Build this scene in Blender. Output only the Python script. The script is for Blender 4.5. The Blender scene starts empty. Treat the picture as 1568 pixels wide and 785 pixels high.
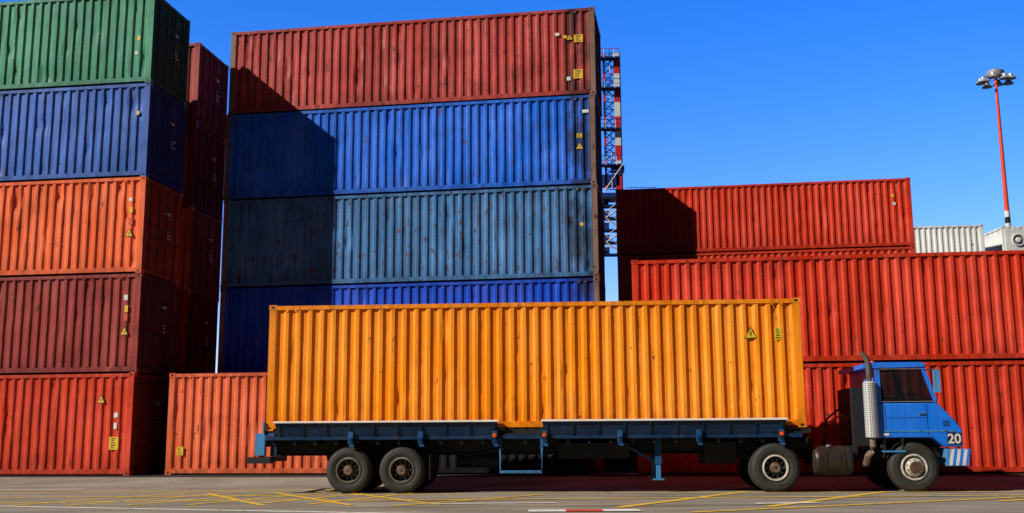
import bpy, math, random
from mathutils import Matrix, Vector, noise
random.seed(7)
H=2.896; CL=12.192; CW=2.438; GZ=-.25
f,th,ro,ch=1633.77,.1704,-.0060,.9224
L=(-10.809,30.675,.1449);C=(2.639,32.038,.1621);T=(6.497,23.929,.0676);ZB=1.164;R=(3.291,28.985,.1316);B=(16.559,43.133,.1532);F=(-9.949,31.089,.1449)

# ---------------- helpers
def lin(r,g,b,k=1.0):
    def c(v):
        v/=255.0
        return (v/12.92 if v<=.04045 else ((v+.055)/1.055)**2.4)*k
    return (c(r),c(g),c(b),1)
def mat_paint(name,rgb,fade=.35,rust=.3,rough=.36,grime=False,metal=0,spec=.22,panels=False):  # grime: shade painted into the right-hand end
    m=bpy.data.materials.new(name);m.use_nodes=True;nt=m.node_tree;N=nt.nodes;K=nt.links
    bs=N["Principled BSDF"];bs.inputs["Specular IOR Level"].default_value=spec
    tc=N.new("ShaderNodeTexCoord");oi=N.new("ShaderNodeObjectInfo")
    cx=N.new("ShaderNodeCombineXYZ")
    mul=N.new("ShaderNodeMath");mul.operation='MULTIPLY';mul.inputs[1].default_value=60
    K.new(oi.outputs["Random"],mul.inputs[0])
    for i in range(3):K.new(mul.outputs[0],cx.inputs[i])
    add=N.new("ShaderNodeVectorMath");add.operation='ADD'
    K.new(tc.outputs["Object"],add.inputs[0]);K.new(cx.outputs[0],add.inputs[1])
    def nz(scale,vec,detail=4,rgh=.6):
        mp=N.new("ShaderNodeMapping");mp.inputs["Scale"].default_value=vec;K.new(add.outputs[0],mp.inputs[0])
        n=N.new("ShaderNodeTexNoise");n.inputs["Scale"].default_value=scale;n.inputs["Detail"].default_value=detail;n.inputs["Roughness"].default_value=rgh
        K.new(mp.outputs[0],n.inputs["Vector"]);return n.outputs["Fac"]
    def ramp(src,a,b,hi=1.0):
        r=N.new("ShaderNodeMapRange");r.inputs[1].default_value=a;r.inputs[2].default_value=b;r.inputs[4].default_value=hi
        K.new(src,r.inputs[0]);return r.outputs[0]
    def mulv(a,b):
        mm=N.new("ShaderNodeMath");mm.operation='MULTIPLY';K.new(a,mm.inputs[0]);K.new(b,mm.inputs[1]);return mm.outputs[0]
    def mix(fac,a,b):
        x=N.new("ShaderNodeMix");x.data_type='RGBA'
        K.new(fac,x.inputs[0])
        for s,v in ((6,a),(7,b)):
            if isinstance(v,tuple):x.inputs[s].default_value=v
            else:K.new(v,x.inputs[s])
        return x.outputs[2]
    r,g,b,_=rgb;gr=(r+g+b)/3
    light=tuple(min(1,(c*.86+gr*.14)*1.45+.008) for c in (r,g,b))+(1,)
    pale=tuple(min(1,(c*.6+gr*.4)*1.8+.03) for c in (r,g,b))+(1,)
    dark=tuple(c*.40 for c in (r,g,b))+(1,)
    sx=N.new("ShaderNodeSeparateXYZ");K.new(tc.outputs["Object"],sx.inputs[0])
    c1=mix(ramp(nz(1,(1.2,1.2,.35),5),.38,.66,min(1,fade*1.6)),rgb,light)
    c2=mix(ramp(nz(1,(9,9,.5),4),.48,.72,fade),c1,dark)
    c3=mix(ramp(nz(1,(.5,.5,.9),3),.52,.72,fade*.8),c2,dark)
    if panels:
        # individually welded sheets about 1.11 m wide that aged differently
        sn=N.new("ShaderNodeMath");sn.operation='SNAP';sn.inputs[1].default_value=1.112;K.new(sx.outputs[0],sn.inputs[0])
        ad=N.new("ShaderNodeMath");ad.operation='ADD';K.new(sn.outputs[0],ad.inputs[0]);K.new(mul.outputs[0],ad.inputs[1])
        wn=N.new("ShaderNodeTexWhiteNoise");wn.noise_dimensions='1D';K.new(ad.outputs[0],wn.inputs["W"])
        c3=mix(ramp(wn.outputs["Value"],.45,1.0,fade*.55),c3,dark)
        c3=mix(ramp(nz(1,(5,5,16),6,.8),.63,.665,fade*1.3),c3,pale)      # horizontal scuffs
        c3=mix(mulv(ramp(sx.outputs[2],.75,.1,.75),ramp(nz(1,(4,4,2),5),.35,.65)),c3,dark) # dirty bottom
        c3=mix(mulv(ramp(sx.outputs[2],2.3,2.85,.5),ramp(nz(1,(7,7,.6),5),.45,.6)),c3,dark)
    c3=mix(ramp(nz(1,(14,14,5),6,.8),.61,.65,fade*.9),c3,light)
    rm=ramp(nz(1,(4,4,2.2),10,.75),.625-.06*rust,.66-.06*rust,.9)
    c4=mix(rm,c3,(.085,.032,.016,1))
    run=mulv(ramp(nz(1,(16,16,.35),5),.54,.64,.8),ramp(nz(1,(.9,.9,.8),4),.48-.06*rust,.64,min(1,.3+rust)))
    c4=mix(run,c4,(.05,.024,.016,1))
    if grime:  # shade painted into the colour at the right-hand end
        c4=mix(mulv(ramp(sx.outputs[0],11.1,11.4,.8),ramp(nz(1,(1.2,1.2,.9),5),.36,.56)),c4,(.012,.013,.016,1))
    K.new(c4,bs.inputs["Base Color"])
    rr=N.new("ShaderNodeMapRange");rr.inputs[3].default_value=rough-.08;rr.inputs[4].default_value=min(1,rough+.3)
    K.new(nz(1,(3,3,1),6),rr.inputs[0]);K.new(rr.outputs[0],bs.inputs["Roughness"])
    bs.inputs["Metallic"].default_value=metal
    bp=N.new("ShaderNodeBump");bp.inputs["Strength"].default_value=.5;bp.inputs["Distance"].default_value=.018
    K.new(nz(1,(5,5,3),5),bp.inputs["Height"]);K.new(bp.outputs[0],bs.inputs["Normal"])
    return m
def mat_plain(name,rgb,rough=.5,metal=0,var=.3,alpha=1):
    m=bpy.data.materials.new(name);m.use_nodes=True;nt=m.node_tree;N=nt.nodes;K=nt.links
    bs=N["Principled BSDF"];n=N.new("ShaderNodeTexNoise");n.inputs["Scale"].default_value=9;n.inputs["Detail"].default_value=7
    tc=N.new("ShaderNodeTexCoord");K.new(tc.outputs["Object"],n.inputs["Vector"])
    x=N.new("ShaderNodeMix");x.data_type='RGBA';mr=N.new("ShaderNodeMapRange");mr.inputs[1].default_value=.35;mr.inputs[2].default_value=.7
    K.new(n.outputs["Fac"],mr.inputs[0]);K.new(mr.outputs[0],x.inputs[0])
    x.inputs[6].default_value=rgb;x.inputs[7].default_value=tuple(c*(1-var) for c in rgb[:3])+(1,)
    K.new(x.outputs[2],bs.inputs["Base Color"]);bs.inputs["Roughness"].default_value=rough;bs.inputs["Metallic"].default_value=metal
    bs.inputs["Alpha"].default_value=alpha
    return m
class MB:
    def __init__(s):s.v=[];s.f=[];s.m=[];s.mats=[]
    def mi(s,mat):
        if mat not in s.mats:s.mats.append(mat)
        return s.mats.index(mat)
    def add(s,vs,fs,mat):
        o=len(s.v);s.v+=[tuple(v) for v in vs];k=s.mi(mat)
        for q in fs:s.f.append(tuple(i+o for i in q));s.m.append(k)
    def box(s,x0,x1,y0,y1,z0,z1,mat):
        s.add([(x0,y0,z0),(x1,y0,z0),(x1,y1,z0),(x0,y1,z0),(x0,y0,z1),(x1,y0,z1),(x1,y1,z1),(x0,y1,z1)],
          [(3,2,1,0),(4,5,6,7),(0,1,5,4),(1,2,6,5),(2,3,7,6),(3,0,4,7)],mat)
    def prism(s,poly,y0,y1,mat):
        n=len(poly)
        s.add([(x,y0,z) for x,z in poly]+[(x,y1,z) for x,z in poly],
          [tuple(range(n)),tuple(range(2*n-1,n-1,-1))]+[(i,(i+1)%n+0,(i+1)%n+n,i+n) for i in range(n)],mat)
    def tube(s,pts,r,mat,n=10):
        pts=[Vector(q) for q in pts];vs=[];fs=[]
        for i,q in enumerate(pts):
            d=(pts[min(i+1,len(pts)-1)]-pts[max(i-1,0)]).normalized()
            a=d.cross(Vector((0,0,1)) if abs(d.z)<.9 else Vector((1,0,0))).normalized();b=d.cross(a)
            for k in range(n):
                t=2*math.pi*k/n;vs.append(q+a*math.cos(t)*r+b*math.sin(t)*r)
        for i in range(len(pts)-1):
            for k in range(n):fs.append((i*n+k,i*n+(k+1)%n,(i+1)*n+(k+1)%n,(i+1)*n+k))
        fs.append(tuple(range(n)));fs.append(tuple(range((len(pts)-1)*n,len(pts)*n)))
        s.add(vs,fs,mat)
    def beam(s,a,b,w,mat):s.tube([a,b],w*.7,mat,4)
    def lathe(s,prof,c,axis,mats,n=40):
        for j in range(len(prof)-1):
            vs=[];
            for (r,t) in (prof[j],prof[j+1]):
                for k in range(n):
                    a=2*math.pi*k/n;p_,q_=r*math.cos(a),r*math.sin(a)
                    vs.append({'x':(c[0]+t,c[1]+p_,c[2]+q_),'y':(c[0]+p_,c[1]+t,c[2]+q_),'z':(c[0]+p_,c[1]+q_,c[2]+t)}[axis])
            s.add(vs,[(k,(k+1)%n,n+(k+1)%n,n+k) for k in range(n)],mats[j] if isinstance(mats,list) else mats)
    def build(s,name,mw=None,parent=None,angle=28,bevel=0,merge=True):
        import bmesh
        me=bpy.data.meshes.new(name);me.from_pydata(s.v,[],s.f)
        for m in s.mats:me.materials.append(m)
        me.polygons.foreach_set("material_index",s.m);me.update()
        bm=bmesh.new();bm.from_mesh(me)
        if merge:bmesh.ops.remove_doubles(bm,verts=bm.verts,dist=.0003)
        bmesh.ops.recalc_face_normals(bm,faces=bm.faces);bm.to_mesh(me);bm.free()
        me.shade_smooth();me.set_sharp_from_angle(angle=math.radians(angle))
        ob=bpy.data.objects.new(name,me);bpy.context.scene.collection.objects.link(ob)
        if parent:ob.parent=parent
        if mw is not None:ob.matrix_world=mw
        if bevel:
            b=ob.modifiers.new("bevel",'BEVEL');b.width=bevel;b.segments=2;b.limit_method='ANGLE'
        return ob
def frame(X,Y,psi,z=0):return Matrix.Translation((X,Y,z))@Matrix.Rotation(-psi,4,'Z')

# ---------------- materials
M={}
def P_(k,rgb,**kw):
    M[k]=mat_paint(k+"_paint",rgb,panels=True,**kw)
    kw=dict(kw);kw.pop('grime',None);kw['rust']=.7;kw['spec']=.08;kw['rough']=.6  # grime is the shade painted into the right-hand end
    M[k+"_door"]=mat_paint(k+"_shade_door",tuple(c*.34 for c in rgb[:3])+(1,),**kw)  # door ends: base colour darkened to paint in shade, with extra rust
P_("green",lin(62,142,112),fade=.5)
P_("blue_dull",lin(46,96,182),fade=.6,rust=.4)
P_("orange_red",lin(238,100,46),fade=.4,rust=.3)
P_("maroon",lin(148,56,52),fade=.6,rust=.4)
P_("red",lin(200,56,22),fade=.45)
P_("maroon_top",lin(176,62,56),fade=.65,rust=.6,grime=True)  # grime: painted shade at the right-hand end
P_("blue",lin(12,102,220),fade=.5,rust=.5,grime=True)  # grime: painted shade at the right-hand end
P_("grey_blue",lin(60,116,172),fade=.6,rust=.9,grime=True)  # grime: painted shade at the right-hand end
P_("blue_deep",lin(8,72,200),fade=.4,grime=True)  # grime: painted shade at the right-hand end
P_("brick",lin(218,98,56),fade=.45)
P_("amber",lin(255,143,0),fade=.22,rust=.12)
P_("bright_red",lin(204,50,16),fade=.4,rust=.15)
P_("white",(.75,.76,.74,1),fade=.15,rust=0)
P_("shade_black",(.007,.007,.008,1),fade=.3,rust=.05)  # near-black colour standing in for deep shade behind the trailer
steel=mat_paint("weathered_steel",(.20,.12,.085,1),fade=.5,rust=.8)
black=mat_plain("black_gap",(.006,.006,.007,1),.8)
yel=mat_plain("label_yellow",(.85,.55,.03,1),.5);wht=mat_plain("label_white",(.75,.75,.72,1),.5);orl=mat_plain("label_red",(.7,.08,.02,1),.5)
galv=mat_plain("galvanised_bar",(.06,.055,.055,1),.6,.3);midg=mat_plain("fan_grey",(.25,.26,.27,1),.5)

# ---------------- container
def corr(mb,org,dx,dn,length,z0,z1,mat,nz=9,seed=0,dent=1.0):
    n=round(length/.278);w=length/n;pr=[(0,.012)]
    for i in range(n):
        b=i*w;pr+=[(b+.13*w,.012),(b+.36*w,.056),(b+.64*w,.056),(b+.87*w,.012)]
    pr.append((length,.012));vs=[];fs=[]
    for j in range(nz+1):
        z=z0+(z1-z0)*j/nz
        for t,d in pr:
            q=0
            if 0<j<nz and dent:
                q=noise.noise((t*.8+seed*7.3,z*1.1,seed*3.1))*.014+max(0,noise.noise((t*2.1+seed*3.3,z*2.0,seed))-.33)*.14
                q=max(q,-.009)*dent
            vs.append((org[0]+dx[0]*t+dn[0]*(d+q),org[1]+dx[1]*t+dn[1]*(d+q),z))
    m=len(pr)
    for j in range(nz):
        for i in range(m-1):fs.append((j*m+i,j*m+i+1,(j+1)*m+i+1,(j+1)*m+i))
    mb.add(vs,fs,mat)
cnt=[0]
def container(X,Y,psi,z,mat,length=CL,detail=True,labels=(),post=None,jit=True,reefer=False):
    """X,Y = front-left bottom corner"""
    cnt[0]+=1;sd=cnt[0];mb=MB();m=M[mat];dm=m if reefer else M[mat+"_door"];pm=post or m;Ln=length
    g=.022
    corr(mb,(.15,0),(1,0),(0,1),Ln-.30,.17,H-.10,m,12 if detail else 2,sd,.6 if mat=="amber" else 1.0)
    corr(mb,(.15,CW),(1,0),(0,-1),Ln-.30,.17,H-.10,m,2,sd,0)
    for y0,y1 in ((0,.062),(CW-.062,CW)):
        mb.box(.165,Ln-.165,y0,y1,H-.115,H-g,m)
        mb.box(.165,Ln-.165,y0+.002,y1-.002,.045,.175,m)
    for x0,x1 in ((0,.17),(Ln-.17,Ln)):
        for y0,y1 in ((0.003,.15),(CW-.15,CW-.003)):
            mb.box(x0+.004,x1-.006,y0,y1,.118,H-.118,pm)
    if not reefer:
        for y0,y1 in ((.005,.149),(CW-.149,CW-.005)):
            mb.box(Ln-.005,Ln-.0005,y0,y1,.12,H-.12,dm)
    for x0,x1 in ((-.004,.178),(Ln-.178,Ln+.004)):
        for y0,y1 in ((-.006,.165),(CW-.165,CW+.006)):
            for z0,z1 in ((0,.118),(H-.118,H)):
                mb.box(x0,x1,y0,y1,z0+.001,z1-.001,steel if post else pm)
        xc=(x0+x1)/2
        for z_ in (.059,H-.059):
            mb.prism([(xc+.045*math.cos(a)*1.0,z_+.028*math.sin(a)) for a in [k*math.pi/5 for k in range(10)]],-.0085,-.004,black)
    corr(mb,(0,.15),(0,1),(1,0),CW-.3,.12,H-.12,m,2,sd,0)
    mb.box(0.002,.06,.16,CW-.16,H-.12,H-g,m);mb.box(.002,.06,.16,CW-.16,.03,.14,m)
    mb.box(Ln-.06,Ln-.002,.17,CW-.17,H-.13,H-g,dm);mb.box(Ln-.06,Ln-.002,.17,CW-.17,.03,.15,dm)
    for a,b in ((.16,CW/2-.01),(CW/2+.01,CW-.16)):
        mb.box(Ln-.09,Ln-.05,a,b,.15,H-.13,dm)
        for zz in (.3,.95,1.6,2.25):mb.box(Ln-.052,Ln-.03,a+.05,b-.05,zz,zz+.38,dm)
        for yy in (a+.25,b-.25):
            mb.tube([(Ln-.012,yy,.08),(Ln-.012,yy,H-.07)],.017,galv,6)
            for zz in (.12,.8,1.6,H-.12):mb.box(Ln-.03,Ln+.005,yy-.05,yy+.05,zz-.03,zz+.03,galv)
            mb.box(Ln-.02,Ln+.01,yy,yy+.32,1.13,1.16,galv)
    mb.box(Ln-.028,Ln-.024,CW/2+.2,CW/2+.5,2.02,2.1,wht)
    for q in range(3):mb.box(Ln-.028,Ln-.024,CW/2+.3,CW/2+.3+random.uniform(.15,.35),1.5-.1*q,1.53-.1*q,wht)
    mb.box(.05,Ln-.05,.05,CW-.05,H-.07,H-.04,m);mb.box(.05,Ln-.05,.05,CW-.05,.05,.12,black)
    for xx in (.42,.62,Ln-.62,Ln-.42):mb.box(xx-.03,xx+.03,-.003,.001,H-.16,H-.115,pm)
    for lb in labels:
        k,x,zz,w,h=lb
        mt={'y':yel,'w':wht,'r':orl,'t':yel,'k':black}[k]
        if k=='t':
            mb.prism([(x-w/2-.02,zz-.015),(x+w/2+.02,zz-.015),(x,zz+h+.03)],.004,.011,black)
            mb.prism([(x-w/2,zz),(x+w/2,zz),(x,zz+h)],.001,.0035,mt)
            mb.box(x-.012,x+.012,-.002,.0005,zz+h*.2,zz+h*.6,black)
        else:
            mb.box(x-w/2,x+w/2,.004,.010,zz,zz+h,mt)
            if k=='y' and w>.15:
                for q in (.12,.3,.48,.66,.82):mb.box(x-w*.32,x+w*.34*random.uniform(.1,1),.001,.0035,zz+h*q,zz+h*(q+.07),black)
    if reefer:
        mb.box(Ln+.004,Ln+.05,.12,CW-.12,.2,H-.14,m)
        mb.box(Ln+.051,Ln+.06,.25,CW-.25,.25,1.3,midg)
        for yy in (.75,1.7):
            mb.lathe([(.30,-.02),(.32,.06),(.27,.06),(.26,.0),(0.001,.01)],(Ln+.05,yy,2.15),'x',[m,m,midg,midg],20)
            mb.lathe([(.14,.0),(.12,.07),(.001,.08)],(Ln+.05,yy,2.15),'x',m,12)
    jx=random.uniform(-.025,.025) if jit else 0;jr=random.uniform(-.0014,.0014) if jit else 0
    return mb.build("shipping_container",frame(X+jx,Y+jx*.5,psi+jr,z))
def leftof(st,length=CL):return (st[0]-length*math.cos(st[2]),st[1]+length*math.sin(st[2]),st[2])
def off(st,s,d):
    X,Y,psi=st;return (X+s*math.cos(psi)+d*math.sin(psi),Y-s*math.sin(psi)+d*math.cos(psi),psi)
def stackR(st,mats,labels={},**kw):
    l=leftof(st)
    for i,mn in enumerate(mats):
        if mn:container(l[0],l[1],l[2],i*H,mn,labels=labels.get(i,()),**kw)
rl=CL
stackR(L,["red","maroon","orange_red","blue_dull","green"],{0:[('t',rl-.98,2.05,.2,.2),('w',rl-.5,1.62,.12,.14),('w',rl-.5,1.3,.10,.18),('y',rl-.52,.72,.28,.36)],
 1:[('w',rl-.45,2.1,.12,.16),('y',rl-.42,1.75,.1,.2),('r',rl-.42,1.5,.1,.2),('t',rl-.44,1.1,.2,.2)],
 2:[('w',rl-.45,2.15,.12,.1),('y',rl-.42,1.8,.1,.16),('r',rl-.42,1.45,.12,.2),('t',rl-.44,1.1,.2,.2)],
 3:[('y',rl-.36,1.9,.08,.12)],4:[('y',rl-.45,1.35,.1,.14),('w',rl-.5,.9,.1,.1)]})
Bk=off(L,-.5,4.2)
stackR(Bk,["maroon","red","brick","maroon","maroon"],detail=False)
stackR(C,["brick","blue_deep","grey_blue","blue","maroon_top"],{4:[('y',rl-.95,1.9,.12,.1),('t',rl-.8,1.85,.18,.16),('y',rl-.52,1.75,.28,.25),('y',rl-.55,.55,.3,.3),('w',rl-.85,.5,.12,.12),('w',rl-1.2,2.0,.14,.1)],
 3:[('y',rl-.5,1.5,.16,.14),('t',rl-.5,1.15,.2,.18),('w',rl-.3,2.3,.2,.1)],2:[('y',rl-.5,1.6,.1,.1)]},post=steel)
stackR((2.56,41.7,C[2]),["maroon","blue","brick","blue_dull","maroon"],detail=False)
container(F[0],F[1],F[2],0,"brick",length=6.058,labels=[('y',.42,.55,.2,.24)])
q=off(F,6.1,0);container(q[0],q[1],q[2],0,"shade_black",length=6.058,detail=False)  # added black container, stands in for shade under the trailer
container(1.2,35.6,C[2],0,"shade_black",length=6.058,detail=False)  # second added black container, darkens the gap between the stacks
for i,mn in enumerate(["bright_red","bright_red"]):container(R[0],R[1],R[2],i*H,mn,labels=[('w',11.4,2.3,.2,.1)])
stackR(B,["red","red","bright_red","bright_red"],{3:[('y',rl-.75,2.1,.12,.12),('w',rl-.7,1.75,.12,.12)]})
stackR((23.9,53.1,.12),["white"]*4 ,detail=False)
for i in range(4):container(25.1,53.6+CL,math.pi/2,i*H,"white",detail=False,reefer=True)
amb=container(*leftof(T),ZB,"amber",labels=[('t',CL-1.13,2.0,.24,.22),('y',CL-.52,1.95,.17,.28)],jit=False)

# ---------------- trailer
TF=frame(T[0],T[1],T[2],GZ);ZBL=ZB-GZ
def empty(name):
    e=bpy.data.objects.new(name,None);bpy.context.scene.collection.objects.link(e);e.matrix_world=TF;return e
navy=mat_paint("navy_chassis_paint",lin(8,44,78),fade=.5,rust=.3)
lblue=mat_paint("light_blue_paint",lin(60,130,185),fade=.4,rust=.4)
midb=mat_paint("bracket_blue_paint",lin(24,78,128),fade=.4,rust=.4)
cream=mat_paint("cream_edge",(.85,.75,.65,1),fade=.2,rust=.1)
dark=mat_plain("dark_chassis",(.006,.007,.008,1),.75)
rubber=mat_plain("tyre_rubber",(.03,.027,.024,1),.75,0,.4)
rimw=mat_plain("rim_white",(.68,.63,.54,1),.5,0,.45);rimg=mat_plain("rim_dirty",(.14,.12,.08,1),.6,0,.5)
hubm=mat_plain("hub_rusty",(.14,.07,.045,1),.6,.2,.5)
chrome=mat_plain("steel_bright",(.55,.55,.55,1),.3,.8)
def wheel(mb,s,z,r,y,kind):
    c=(s,y,z);ri=.29
    w=.3 if kind=='front' else .62
    mb.lathe([(ri,.05),(ri+.02,.012),(ri+.09,-.012),(r-.07,-.006),(r-.03,.02),(r-.004,.05),(r,.09),(r,.12),(r-.015,.122),(r-.015,.135),(r,.137),(r,.17),(r-.015,.172),(r-.015,.185),(r,.187),(r,w-.05),(r-.07,w),(ri,w)],c,'y',rubber,48)
    for k in range(60):
        a=2*math.pi*k/60
        p=Vector((math.cos(a),0,math.sin(a)));t=Vector((-math.sin(a),0,math.cos(a)))
        q=Vector(c)+p*(r+.001)
        vs=[q+t*dx+Vector((0,dy,0))+p*dr for dx,dy,dr in ((-.012,.04,-.012),(.012,.04,-.012),(.012,.11,.007),(-.012,.11,.007),(-.012,.04,.002),(.012,.04,.002))]
        mb.add(vs,[(0,1,2,3),(4,5,2,3),(0,1,5,4)],rubber)
    if kind=='front':
        mb.lathe([(ri,.03),(ri-.015,-.005),(ri-.04,.0),(ri-.05,.05),(.2,.035),(.15,.02),(.13,-.05),(.11,-.08),(0.001,-.085)],c,'y',[rimw,rimw,rimw,rimg,rimw,rimw,hubm,hubm],40)
        n=10
        for k in range(n):
            a=2*math.pi*k/n;mb.lathe([(.026,-.003),(.001,-.003)],(s+.215*math.cos(a),y+.04,z+.215*math.sin(a)),'y',black,10)
            mb.lathe([(.014,.03),(.014,-.02),(.001,-.02)],(s+.165*math.cos(a+.3),y,z+.165*math.sin(a+.3)),'y',chrome,6)
    else:
        ring=rimw if kind=='drive' else rimg
        mb.lathe([(ri,.03),(ri-.01,-.008),(ri-.035,-.008),(ri-.045,.06),(ri-.06,.17),(.16,.2),(.13,.19),(.12,.02),(.09,-.02),(0.001,-.03)],c,'y',[rimw,ring,ring,rimg,dark,rimg,rimg,hubm,hubm],40)
        for k in range(10):
            a=2*math.pi*k/10;mb.lathe([(.014,.2),(.014,.13),(.001,.13)],(s+.185*math.cos(a),y,z+.185*math.sin(a)),'y',rimw,6)
            mb.lathe([(.01,0),(.01,-.03),(.001,-.03)],(s+.07*math.cos(a),y,z+.07*math.sin(a)),'y',rimw,6)
tr=empty("flatbed_trailer")
mb=MB()
for a,b in ((-11.95,-6.85),(-5.85,-.45)):
    y0,y1=-.14,-.03
    vs=[(a+.05,y1,1.30),(b-.05,y1,1.30),(b,y0,1.58),(a,y0,1.58),(a+.05,y1+.03,1.30),(b-.05,y1+.03,1.30),(b,y0+.03,1.58),(a,y0+.03,1.58)]
    mb.add(vs,[(0,1,2,3),(7,6,5,4),(0,4,5,1),(1,5,6,2),(2,6,7,3),(3,7,4,0)],navy)
    mb.box(a-.02,b+.02,-.18,-.06,1.582,1.625,cream)
    n=int((b-a)/.55)
    for k in range(n+1):
        x=a+.1+k*(b-a-.2)/n
        mb.add([(x-.02,-.05,1.30),(x+.02,-.05,1.30),(x+.02,-.165,1.58),(x-.02,-.165,1.58),(x-.02,0,1.30),(x+.02,0,1.30)],[(0,1,2,3),(0,3,4),(1,2,5)],navy)
mb.box(-12.15,-.1,-.02,.06,1.2,1.29,navy)
mb.box(-12.15,-.1,CW-.06,CW+.02,1.2,1.34,navy)
mb.box(-12.2,.1,.02,CW-.02,1.295,ZBL-.004,dark)
for y in (.68,1.62):
    mb.box(-12.1,.15,y,y+.03,.86,1.24,dark);mb.box(-12.1,.15,y-.06,y+.09,.84,.862,dark);mb.box(-12.1,.15,y-.06,y+.09,1.242,1.27,dark)
for k in range(26):
    x=-12+k*.48;mb.box(x-.03,x+.03,.04,CW-.04,1.1,1.2,dark)
for x in (-10.2,-8.6,-6.92,-5.8,-4.12,-2.37,-.57):
    mb.box(x-.055,x+.055,-.10,-.021,1.12,1.38,midb);mb.box(x-.035,x+.035,-.115,-.101,1.15,1.24,navy)
    mb.prism([(x-.04,1.12),(x+.04,1.12),(x+.09,1.05),(x+.04,1.03),(x-.03,1.05)],-.08,-.04,midb)
for x in (-6.92,-5.8,-.57):
    mb.box(x-.075,x+.075,-.13,-.116,1.22,1.34,black)
    mb.lathe([(.05,0),(.05,-.02),(.001,-.03)],(x,-.131,1.28),'y',orl,12)
mb.box(-12.42,-12.2,-.02,.12,.86,1.36,lblue);mb.box(-12.42,-12.2,CW-.1,CW+.02,.86,1.36,lblue)
mb.box(-12.38,-12.22,.12,CW-.1,1.05,1.3,navy);mb.box(-12.19,-11.98,-.015,.08,1.2,1.36,midb)
mb.box(-12.25,-12.21,-.06,.1,1.365,1.62,lblue)
mb.box(-12.6,-12.05,-.04,.2,.68,.82,dark);mb.box(-12.4,-12.3,.2,CW-.2,.7,.82,dark);mb.box(-12.34,-12.24,0,.1,.82,.86,dark)
mb.box(-12.1,-11.95,.1,.2,.84,1.2,navy)
for x in (-10.26,-9.04):
    mb.lathe([(.06,0.1),(.06,2.3)],(x,0,.51),'y',dark,12)
for x in (-10.8,-9.6,-8.4):mb.prism([(x-.15,.9),(x+.15,.9),(x+.05,.55),(x-.05,.55)],.66,.74,dark)
mb.box(-8.42,-8.4,.05,.62,.3,.85,dark)
mb.tube([(-8.2,.66,1.0),(-7.6,.64,.82),(-7.0,.64,.95),(-6.2,.64,.84),(-5.5,.64,.98)],.018,dark,6)
mb.lathe([(.001,0),(.16,.02),(.18,.08),(.18,.9),(.16,.96),(.001,.98)],(-7.9,1.2,.72),'x',dark,18)
mb.box(-2.2,-1.5,.5,1.9,.62,1.1,dark)
mb.tube([(-6.8,.0,1.0),(-6.8,0,.46),(-5.87,0,.46),(-5.87,0,1.0)],.025,lblue,8)
mb.box(-6.78,-5.89,-.03,.03,.475,.5,lblue)
mb.tube([(-6.8,0,.98),(-6.8,.68,.98)],.025,lblue,8);mb.tube([(-5.87,0,.98),(-5.87,.68,.98)],.025,lblue,8)
mb.box(-6.83,-6.77,-.018,.05,.98,1.2,midb);mb.box(-5.9,-5.84,-.018,.05,.98,1.2,midb)
for y in (.3,1.95):
    mb.box(-3.33,-3.19,y,y+.14,.62,1.2,midb);mb.box(-3.31,-3.21,y+.02,y+.12,.3,.62,lblue);mb.box(-3.38,-3.14,y-.04,y+.18,.27,.3,lblue)
    mb.tube([(-3.9,y+.07,1.0),(-3.26,y+.07,.62)],.022,midb,6)
mb.tube([(-3.26,.4,.75),(-3.26,2,.75)],.03,dark,8)
mb.box(-5.5,-3.9,.35,.62,.75,1.1,dark)
mb.build("trailer_frame",TF,tr)
mb=MB()
for x in (-10.26,-9.04):
    wheel(mb,x,.515,.515,0.0,'rear')
    mb.lathe([(.515,0),(.515,.6)],(x,CW-.62,.515),'y',rubber,30);mb.lathe([(.515,.6),(.001,.6)],(x,CW-.62,.515),'y',rubber,30)
mb.build("trailer_wheels",TF,tr,merge=False)

# ---------------- tractor
tt=empty("terminal_tractor_truck")
cabp=mat_paint("cab_blue_paint",lin(14,116,236),fade=.2,rust=.15,rough=.25,spec=.5)
glass=mat_plain("dark_glass",(.01,.012,.014,1),.05,0,0,.55)
mb=MB()
low=[(1.55,1.17),(2.72,1.17),(2.95,.97),(3.36,.97),(3.36,1.34),(3.24,1.52),(2.87,1.93),(1.55,1.93)]
mb.prism(low,0,2.3,cabp)
mb.build("cab_body",TF,tt,bevel=.03)
mb=MB()
mb.prism([(1.30,2.70),(2.62,2.72),(2.66,2.78),(2.56,2.83),(1.42,2.83),(1.30,2.79)],-.02,2.32,cabp)
for y0,y1 in ((.0,.05),(2.25,2.3)):
    mb.prism([(1.55,1.93),(1.66,1.93),(1.66,2.71),(1.55,2.71)],y0,y1,cabp)
    mb.prism([(2.80,1.93),(2.88,1.93),(2.64,2.73),(2.55,2.72)],y0,y1,cabp)
    mb.prism([(2.2,1.94),(2.23,1.94),(2.23,2.7),(2.2,2.7)],y0+.01,y1-.01,dark)
mb.box(1.55,1.6,.05,2.25,1.93,2.71,cabp)
for a,b in (((1.67,.0,1.96),(2.79,.0,1.96)),((1.67,0,2.68),(2.56,0,2.68))):mb.tube([a,b],.012,chrome,6)
mb.box(1.72,1.732,-.0035,0,1.22,1.9,dark);mb.box(2.62,2.632,-.0035,0,1.22,1.9,dark)
mb.box(1.6,3.2,-.012,-.0005,1.30,1.33,lblue);mb.box(1.64,1.78,-.012,-.001,1.22,1.27,wht)
mb.box(1.74,2.61,-.004,-.0003,1.60,1.61,dark)
mb.box(2.45,2.58,-.03,-.002,1.68,1.71,chrome)
for q in range(4):mb.box(2.95,3.1,-.006,-.001,1.42+.035*q,1.435+.035*q,dark)
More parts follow.
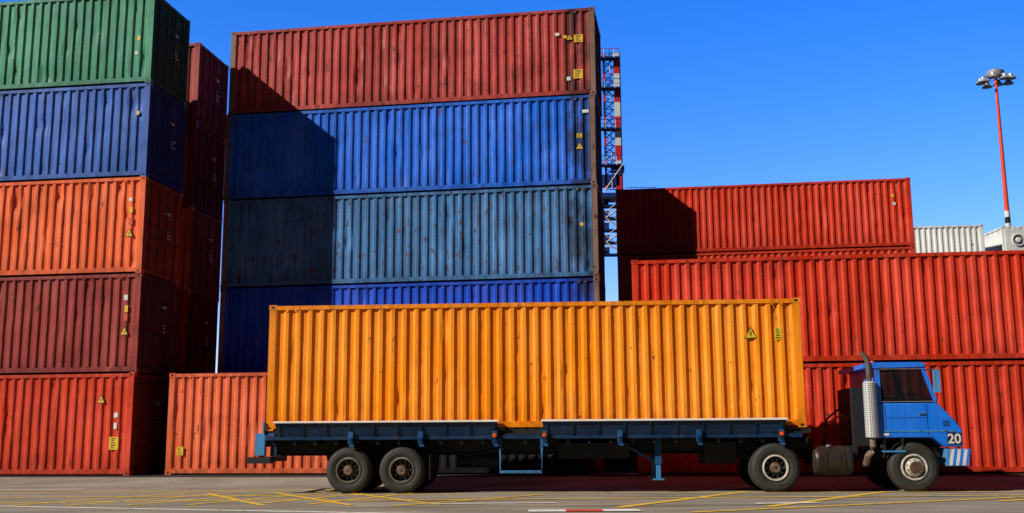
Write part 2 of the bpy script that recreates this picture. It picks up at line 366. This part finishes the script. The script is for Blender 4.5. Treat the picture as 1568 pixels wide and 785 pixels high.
mb.box(1.62,2.1,-.04,.2,.86,.9,lblue);mb.box(1.64,1.68,-.02,.02,.9,1.17,dark);mb.box(2.04,2.08,-.02,.02,.9,1.17,dark)
mb.tube([(2.62,0,2.66),(2.8,-.14,2.66)],.014,dark,6);mb.tube([(2.8,-.14,2.7),(2.84,-.14,2.05)],.012,dark,6);mb.tube([(2.84,-.14,2.06),(2.84,0,1.95)],.012,dark,6)
mb.box(2.76,2.9,-.2,-.15,2.15,2.65,lblue)
mb.box(2.66,2.78,2.32,2.5,2.15,2.6,dark)
mb.lathe([(.07,0),(.07,.05),(.05,.1),(.001,.12)],(1.8,1.1,2.83),'z',orl,14)
mb.tube([(2.86,.5,1.95),(2.79,1.0,2.2)],.01,dark,6)
n=10;arc=[(2.28+.62*math.cos(a),.52+.62*math.sin(a)) for a in [math.pi*(.12+.76*k/n) for k in range(n+1)]]
for k in range(n):
    (xa,za),(xb,zb_)=arc[k],arc[k+1]
    mb.add([(xa,0,za),(xb,0,zb_),(xb,.4,zb_),(xa,.4,za)],[(0,1,2,3)],dark)
mb.box(1.75,2.95,.3,2.0,.95,1.165,dark)
mb.build("cab_upper_and_trim",TF,tt)
mb=MB()
mb.prism([(1.66,1.95),(2.80,1.95),(2.57,2.7),(1.66,2.7)],.022,.028,glass)
mb.prism([(1.66,1.95),(2.80,1.95),(2.57,2.7),(1.66,2.7)],2.27,2.276,glass)
mb.prism([(2.845,1.95),(2.865,1.95),(2.62,2.71),(2.60,2.71)],.06,2.24,glass)
mb.build("cab_glass",TF,tt)
mb=MB()
mb.box(1.75,2.2,.5,1.0,1.93,2.08,dark);mb.prism([(1.72,2.0),(1.88,2.0),(1.82,2.5),(1.70,2.5)],.5,1.0,dark)
mb.lathe([(.2,0),(.22,.02),(.2,.04)],(2.5,.75,2.12),'z',dark,20);mb.tube([(2.5,.75,2.13),(2.7,.75,1.93)],.03,dark,8);mb.box(2.6,2.85,.1,2.2,1.93,2.02,dark)
mb.build("cab_interior",TF,tt)
mb=MB()
mb.box(3.0,3.42,.0,2.3,.56,.93,lblue)
for k in range(3):
    x=3.02+k*.14
    mb.prism([(x,.57),(x+.07,.57),(x+.14,.92),(x+.07,.92)],-.006,-.002,wht)
    mb.prism([(x+.07,.57),(x+.13,.57),(x+.2,.92),(x+.14,.92)],-.006,-.002,cabp)
mb.lathe([(.09,.0),(.08,.03),(.001,.04)],(3.36,.3,1.12),'x',wht,16);mb.lathe([(.09,.0),(.08,.03),(.001,.04)],(3.36,2.0,1.12),'x',wht,16)
mb.box(3.02,3.32,-.008,-.003,1.02,1.28,black)
mb.build("bumper",TF,tt)
cu=bpy.data.curves.new("fleet_number",'FONT');cu.body="20";cu.size=.29;cu.extrude=.002;cu.align_x='CENTER';cu.offset=.006
tx=bpy.data.objects.new("fleet_number",cu);bpy.context.scene.collection.objects.link(tx);tx.data.materials.append(wht)
tx.parent=tt;tx.matrix_world=TF@Matrix.Translation((3.17,-.013,1.05))@Matrix.Rotation(math.radians(90),4,'X')
mb=MB()
for y in (.75,1.5):mb.box(-1.6,3.2,y,y+.08,.72,.95,dark)
mb.box(-1.2,.2,.5,1.9,.96,1.16,dark)
mb.box(.25,1.2,.5,1.9,.6,1.0,dark)
mb.box(1.15,1.5,.5,1.9,1.0,2.3,dark)
mb.tube([(.5,.6,1.0),(.6,.7,1.6),(1.0,.8,1.9),(1.3,.8,1.7)],.025,dark,6)
mb.tube([(.5,.9,1.0),(.65,1.0,1.5),(1.0,1.0,1.7),(1.3,1,1.5)],.025,orl,6)
mb.lathe([(.33,.1),(.33,.5)],(-.71,1.5,.53),'y',dark,12)
mb.lathe([(.07,.1),(.07,2.2)],(-.71,0,.53),'y',dark,12);mb.lathe([(.07,.1),(.07,2.2)],(2.28,0,.53),'y',dark,12)
mb.build("tractor_chassis",TF,tt)
tank=mat_paint("tank_grime",(.05,.038,.03,1),fade=.6,rust=.6,rough=.3,metal=.4)
mb=MB()
mb.lathe([(.001,-.03),(.2,-.03),(.29,0),(.32,.05),(.32,.18),(.335,.18),(.335,.23),(.32,.23),(.32,.58),(.335,.58),(.335,.63),(.32,.63),(.32,.76),(.29,.81),(.001,.84)],(.18,.32,.68),'x',tank,32)
mb.lathe([(.06,0),(.06,.05),(.001,.06)],(.5,.2,.98),'z',chrome,12)
mb.build("fuel_tank",TF,tt)
perf=bpy.data.materials.new("perforated_shield");perf.use_nodes=True;N=perf.node_tree.nodes;K=perf.node_tree.links
tc=N.new("ShaderNodeTexCoord");vo=N.new("ShaderNodeTexVoronoi");vo.inputs["Scale"].default_value=22;vo.inputs["Randomness"].default_value=0
K.new(tc.outputs["Object"],vo.inputs["Vector"]);mr=N.new("ShaderNodeMapRange");mr.inputs[1].default_value=.28;mr.inputs[2].default_value=.38
K.new(vo.outputs["Distance"],mr.inputs[0]);mx=N.new("ShaderNodeMix");mx.data_type='RGBA';K.new(mr.outputs[0],mx.inputs[0]);mx.inputs[6].default_value=(.05,.05,.05,1);mx.inputs[7].default_value=(.6,.6,.6,1)
K.new(mx.outputs[2],N["Principled BSDF"].inputs["Base Color"]);N["Principled BSDF"].inputs["Roughness"].default_value=.4;N["Principled BSDF"].inputs["Metallic"].default_value=.2
rustp=mat_paint("rusty_pipe",(.2,.15,.12,1),fade=.5,rust=.8,metal=.3)
mb=MB()
ex=1.42
mb.lathe([(.11,0),(.145,.02),(.145,1.2),(.11,1.24),(.06,1.24)],(ex,.0,1.17),'z',perf,24)
mb.tube([(ex,0,2.4),(ex,0,2.75),(ex-.01,0,2.87),(ex-.06,0,2.97),(ex-.14,0,3.04)],.06,rustp,12)
mb.tube([(ex,0,1.2),(ex,0,.98),(ex-.03,.02,.88),(ex-.1,.08,.78),(ex-.12,.2,.62),(ex-.1,.5,.6)],.07,rustp,12)
mb.build("exhaust_stack",TF,tt)
mb=MB();wheel(mb,-.71,.535,.535,.0,'drive');wheel(mb,2.28,.535,.535,-.01,'front')
mb.lathe([(.53,0),(.53,.6),(.001,.6)],(-.71,CW-.62,.53),'y',rubber,30);mb.lathe([(.53,0),(.53,.3),(.001,.3)],(2.28,CW-.4,.53),'y',rubber,30)
mb.build("tractor_wheels",TF,tt,merge=False)

# ---------------- ground
def groundmat(name,ca,cb_,tr_=.45):
    m=bpy.data.materials.new(name);m.use_nodes=True;N=m.node_tree.nodes;K=m.node_tree.links;bs=N["Principled BSDF"]
    tc=N.new("ShaderNodeTexCoord")
    def nz(s,d,sc=(1,1,1)):
        mp=N.new("ShaderNodeMapping");mp.inputs["Scale"].default_value=sc;K.new(tc.outputs["Object"],mp.inputs[0])
        n=N.new("ShaderNodeTexNoise");n.inputs["Scale"].default_value=s;n.inputs["Detail"].default_value=d;K.new(mp.outputs[0],n.inputs["Vector"]);return n.outputs["Fac"]
    r=N.new("ShaderNodeValToRGB");K.new(nz(.45,8,(1,2,1)),r.inputs[0])
    r.color_ramp.elements[0].position=.3;r.color_ramp.elements[0].color=ca;r.color_ramp.elements[1].position=.7;r.color_ramp.elements[1].color=cb_
    r2=N.new("ShaderNodeValToRGB");K.new(nz(40,6),r2.inputs[0]);r2.color_ramp.elements[0].position=.3;r2.color_ramp.elements[0].color=(.6,.6,.6,1);r2.color_ramp.elements[1].position=.75;r2.color_ramp.elements[1].color=(1.25,1.25,1.25,1)
    x=N.new("ShaderNodeMix");x.data_type='RGBA';x.blend_type='MULTIPLY';x.inputs[0].default_value=1;K.new(r.outputs[0],x.inputs[6]);K.new(r2.outputs[0],x.inputs[7])
    w=nz(.9,5,(.12,2.2,1));mr=N.new("ShaderNodeMapRange");mr.inputs[1].default_value=.52;mr.inputs[2].default_value=.68;mr.inputs[4].default_value=tr_;K.new(w,mr.inputs[0])
    y=N.new("ShaderNodeMix");y.data_type='RGBA';K.new(mr.outputs[0],y.inputs[0]);K.new(x.outputs[2],y.inputs[6]);y.inputs[7].default_value=(.055,.05,.045,1)
    K.new(y.outputs[2],bs.inputs["Base Color"]);bs.inputs["Roughness"].default_value=.9;bs.inputs["Specular IOR Level"].default_value=.15
    b=N.new("ShaderNodeBump");b.inputs["Strength"].default_value=.5;b.inputs["Distance"].default_value=.01;K.new(nz(60,4),b.inputs["Height"]);K.new(b.outputs[0],bs.inputs["Normal"])
    return m
mb=MB();sl_=.145
pro=[(-1500,GZ),(27.75,GZ),(28.0,GZ+.03),(28.6,-.03),(28.85,0),(1500,0)]
n=len(pro);vs=[];fs=[];XS=(-1500,-60,60,1500)
dks=groundmat("dark_asphalt",(.03,.03,.03,1),(.05,.048,.046,1))
for X in XS:
    Xc=max(-60,min(60,X))
    for v,z in pro:vs.append((X,v if abs(v)>1000 else v-sl_*Xc,z))
fa=[];fb=[]
for i in range(len(XS)-1):
    for j in range(n-1):(fb if (j>=3 or i!=1) else fa).append((i*n+j,(i+1)*n+j,(i+1)*n+j+1,i*n+j+1))
mb.add(vs,fa,groundmat("concrete_apron",(.23,.20,.17,1),(.38,.335,.285,1),.5));mb.add(vs,fb,dks);mb.build("ground")
mb=MB();mb.add([(-500,-160,GZ+.003),(500,-160,GZ+.003),(500,17.0,GZ+.003),(-500,17.0,GZ+.003)],[(0,1,2,3)],dks);mb.build("bounce_absorber")  # added unseen dark sheet near the camera, cuts light bounced off the ground
def worn(name,col,thr=.5):
    m=bpy.data.materials.new(name);m.use_nodes=True;N=m.node_tree.nodes;K=m.node_tree.links;bs=N["Principled BSDF"]
    tc=N.new("ShaderNodeTexCoord");n=N.new("ShaderNodeTexNoise");n.inputs["Scale"].default_value=5;n.inputs["Detail"].default_value=10;n.inputs["Roughness"].default_value=.75;K.new(tc.outputs["Object"],n.inputs["Vector"])
    mr=N.new("ShaderNodeMapRange");mr.inputs[1].default_value=thr;mr.inputs[2].default_value=thr+.08;K.new(n.outputs["Fac"],mr.inputs[0])
    x=N.new("ShaderNodeMix");x.data_type='RGBA';K.new(mr.outputs[0],x.inputs[0]);x.inputs[6].default_value=col;x.inputs[7].default_value=(.25,.22,.18,1)
    K.new(x.outputs[2],bs.inputs["Base Color"]);bs.inputs["Roughness"].default_value=.8;return m
ylw=worn("worn_yellow_paint",(.85,.52,.03,1),.53);whw=worn("worn_white_paint",(.85,.83,.78,1),.54);rdw=worn("worn_red_paint",(.65,.06,.03,1),.6)
mb=MB();zz=[GZ+.004]
def line(a,b,w,mt):
    a=Vector(a);b=Vector(b);d=(b-a).normalized();n=Vector((-d.y,d.x))*w/2;zz[0]+=.0004
    mb.add([(q.x,q.y,zz[0]) for q in (a-n,b-n,b+n,a+n)],[(0,1,2,3)],mt)
line((-20,25.2),(-4,26.8),.25,ylw);line((-20,23.4),(-1,24.2),.2,ylw);line((-14,21.2),(-3.8,22.4),.2,ylw)
line((-12,21.4),(-1.4,17.7),.18,whw);line((-20,27.6),(-11,27.9),.2,whw)
for k in range(6):
    x=-9.6+k*1.15;line((x,20.6),(x+2.0,25.6),.14,ylw)
for k in range(3):
    x=-7+k*1.6;line((x+2.4,20.2),(x,25.0),.14,ylw)
line((1.8,19.0),(5.2,24.4),.2,ylw);line((4.4,19),(8.2,24.0),.2,ylw);line((2.9,17.7),(12,22.6),.18,ylw);line((9,20.2),(15,24.6),.18,ylw)
line((-3.8,21.7),(14,22.3),.18,ylw);line((-2.2,19.8),(.6,23.6),.14,ylw);line((-.5,24.2),(14,23.4),.16,ylw)
line((4.4,19.9),(5.6,20.1),.25,whw);line((-1.5,20.4),(.8,20.5),.15,whw)
for k in range(3):line((.25+k*.62,18.25),(.87+k*.62,18.25),.5,whw if k%2==0 else rdw)
mb.build("road_markings",merge=False)

# ---------------- floodlight mast
mp_=mat_paint("mast_red_paint",lin(225,70,35),fade=.3,rust=.1);grey=mat_plain("lamp_grey",(.45,.47,.48,1),.4,.3)
Y0=66;X0=31.3;TOP=23.9
mb=MB()
mb.lathe([(.26,0),(.17,8.0)],(0,0,0),'z',grey,14)
mb.lathe([(.16,0),(.15,5.4)],(0,0,8.0),'z',mp_,14)
for k in range(4):mb.lathe([(.165,0),(.165,.4)],(0,0,13.4+.4*k),'z',black if k%2==0 else wht,14)
mb.lathe([(.15,0),(.08,TOP-15)],(0,0,15.0),'z',mp_,14)
mb.lathe([(.001,0),(.5,0),(.55,.1),(.55,.3),(.3,.45),(.001,.55)],(0,0,TOP),'z',grey,20)
mb.lathe([(.7,0),(.75,.03),(.7,.06)],(0,0,TOP-.1),'z',grey,20)
for k in range(8):
    a=2*math.pi*k/8+.2;r=.9;x,y=r*math.cos(a),r*math.sin(a)
    mb.tube([(0,0,TOP+.1),(x,y,TOP-.1)],.04,grey,6)
    c=(x,y,TOP-.45+.12*(k%2))
    mb.lathe([(.001,.34),(.14,.32),(.17,.18),(.32,.04),(.34,0),(.28,.0),(.001,.06)],c,'z',grey,14)
mb.build("floodlight_mast",Matrix.Translation((X0,Y0,0)))
# ---------------- crane
cb=mat_plain("crane_blue",lin(20,52,125),.5);cr=mat_plain("crane_red",lin(215,35,40),.5);cwht=mat_plain("crane_white",(.8,.8,.8,1),.5)
cream2=mat_plain("crane_stairs",(.6,.56,.45,1),.5)
mb=MB()
z=27.0;k=0
while z<41.6:
    mb.box(.34,.94,0,.5,z,z+.8,cr if (k//2)%2==0 else cwht);mb.box(-.85,-.6,0,.2,z,z+.8,cb if k%3 else cr)
    mb.box(1.0,1.12,.6,.75,z,z+.8,cb)
    mb.beam((-.7,.1,z),(.3,.1,z+.8),.09,cb);mb.beam((.3,.5,z),(-.7,.5,z+.8),.07,cb)
    mb.beam((-.7,.1,z),(.3,.1,z),.07,cr if k%3==1 else cb)
    mb.beam((-.1,-.1,z),(-.1,-.1,z+.8),.05,cwht if k%4==0 else cb)
    z+=.8;k+=1
for z in (29.5,33.5,38,41.4):
    mb.box(-1.3,.9,-.6,.5,z,z+.14,cb);mb.beam((-1.3,-.6,z+1),(.9,-.6,z+1),.06,cr if z>38 else cb);mb.beam((-1.3,-.6,z+.5),(.9,-.6,z+.5),.04,cb)
    for q in range(5):mb.beam((-1.3+q*.55,-.6,z),(-1.3+q*.55,-.6,z+1),.04,cwht if q%2 else cb)
mb.box(-2.4,1.3,-1,1.5,25.9,26.4,cb);mb.box(-2.4,4.4,-.8,-.2,26.0,26.15,cb);mb.beam((1.3,-.8,27),(4.4,-.8,27),.05,cb)
for q in range(7):mb.beam((1.3+q*.5,-.8,26.1),(1.3+q*.5,-.8,27),.035,cb)
mb.box(-1.2,.7,0,1,27.4,28.6,cb);mb.box(-.2,1.2,-.3,.6,28.9,29.5,cb);mb.beam((-1.3,-.9,26.2),(1,-.9,29.5),.06,cwht)
for q in range(5):
    z=19.9+q*1.3;mb.box(-1.2,1.1,-.5,.9,z,z+.14,cb);s=1 if q%2 else -1
    mb.beam((-.9*s,-.5,z),(.9*s,-.5,z+1.3),.12,cream2);mb.beam((-.9*s,-.5,z+.7),(.9*s,-.5,z+2.0),.05,cwht);mb.beam((-1.2,-.5,z+.8),(1.1,-.5,z+.8),.06,cwht)
    mb.box(.3,.95,.1,.7,z,z+1.3,cr if q in (1,) else cb);mb.box(-1.0,-.5,.2,.7,z+.2,z+1.0,cb)
for x in (-1.15,1.05):
    for y in (-.5,.9):mb.beam((x,y,19.9),(x,y,26),.12,cb)
for x in (-8.5,-5.2):
    mb.box(x-.8,x+.8,-.8,.8,0,27,cb)
mb.box(-9.3,-2.4,-.9,.9,20,21.6,cb);mb.box(-9.3,-1.2,-.5,.5,25.8,27,cb);mb.box(-5.2,-1.2,-.4,.4,19.9,20.6,cb)
mb.build("gantry_crane",Matrix.Translation((10.75,110,0)))

# ---------------- light, world, camera
D=Vector((5.2,2.75,-3.95)).normalized()
sl=bpy.data.lights.new("sun",'SUN');sl.energy=5;sl.angle=math.radians(.5);sl.color=(1,.95,.84)
so=bpy.data.objects.new("sun",sl);bpy.context.scene.collection.objects.link(so);so.rotation_euler=D.to_track_quat('-Z','Y').to_euler()
w=bpy.data.worlds.new("World");bpy.context.scene.world=w;w.use_nodes=True;N=w.node_tree.nodes;K=w.node_tree.links
sk=N.new("ShaderNodeTexSky");sk.sky_type='NISHITA';sk.sun_disc=False
sk.sun_elevation=math.asin(-D.z);sk.sun_rotation=math.atan2(-D.x,-D.y)%(2*math.pi);sk.ozone_density=3;sk.dust_density=.3;sk.air_density=1.0
hs=N.new("ShaderNodeHueSaturation");hs.inputs["Saturation"].default_value=1.42
K.new(sk.outputs[0],hs.inputs["Color"])
tcw=N.new("ShaderNodeTexCoord");sx=N.new("ShaderNodeSeparateXYZ");K.new(tcw.outputs["Generated"],sx.inputs[0])
mr=N.new("ShaderNodeMapRange");mr.interpolation_type='SMOOTHSTEP';mr.inputs[1].default_value=.45;mr.inputs[2].default_value=.9;mr.inputs[3].default_value=.05;mr.inputs[4].default_value=1.0  # sky dimmed behind and beside the camera to deepen shadows
K.new(sx.outputs[1],mr.inputs[0])
vm=N.new("ShaderNodeVectorMath");vm.operation='MULTIPLY';vm.inputs[1].default_value=(1.5,1.25,1.95);K.new(hs.outputs[0],vm.inputs[0])
vs_=N.new("ShaderNodeVectorMath");vs_.operation='SCALE';K.new(vm.outputs[0],vs_.inputs[0]);K.new(mr.outputs[0],vs_.inputs["Scale"])
K.new(vs_.outputs[0],N["Background"].inputs["Color"]);N["Background"].inputs["Strength"].default_value=.13
sc=bpy.context.scene;sc.view_settings.view_transform='Standard';sc.view_settings.look='None';sc.view_settings.exposure=0
cd=bpy.data.cameras.new("camera");co=bpy.data.objects.new("camera",cd);sc.collection.objects.link(co)
cd.sensor_width=36;cd.lens=f/1568*36;cd.clip_end=5000
co.matrix_world=Matrix.Translation((0,0,ch))@Matrix.Rotation(math.pi/2+th,4,'X')@Matrix.Rotation(ro,4,'Z')
sc.camera=co
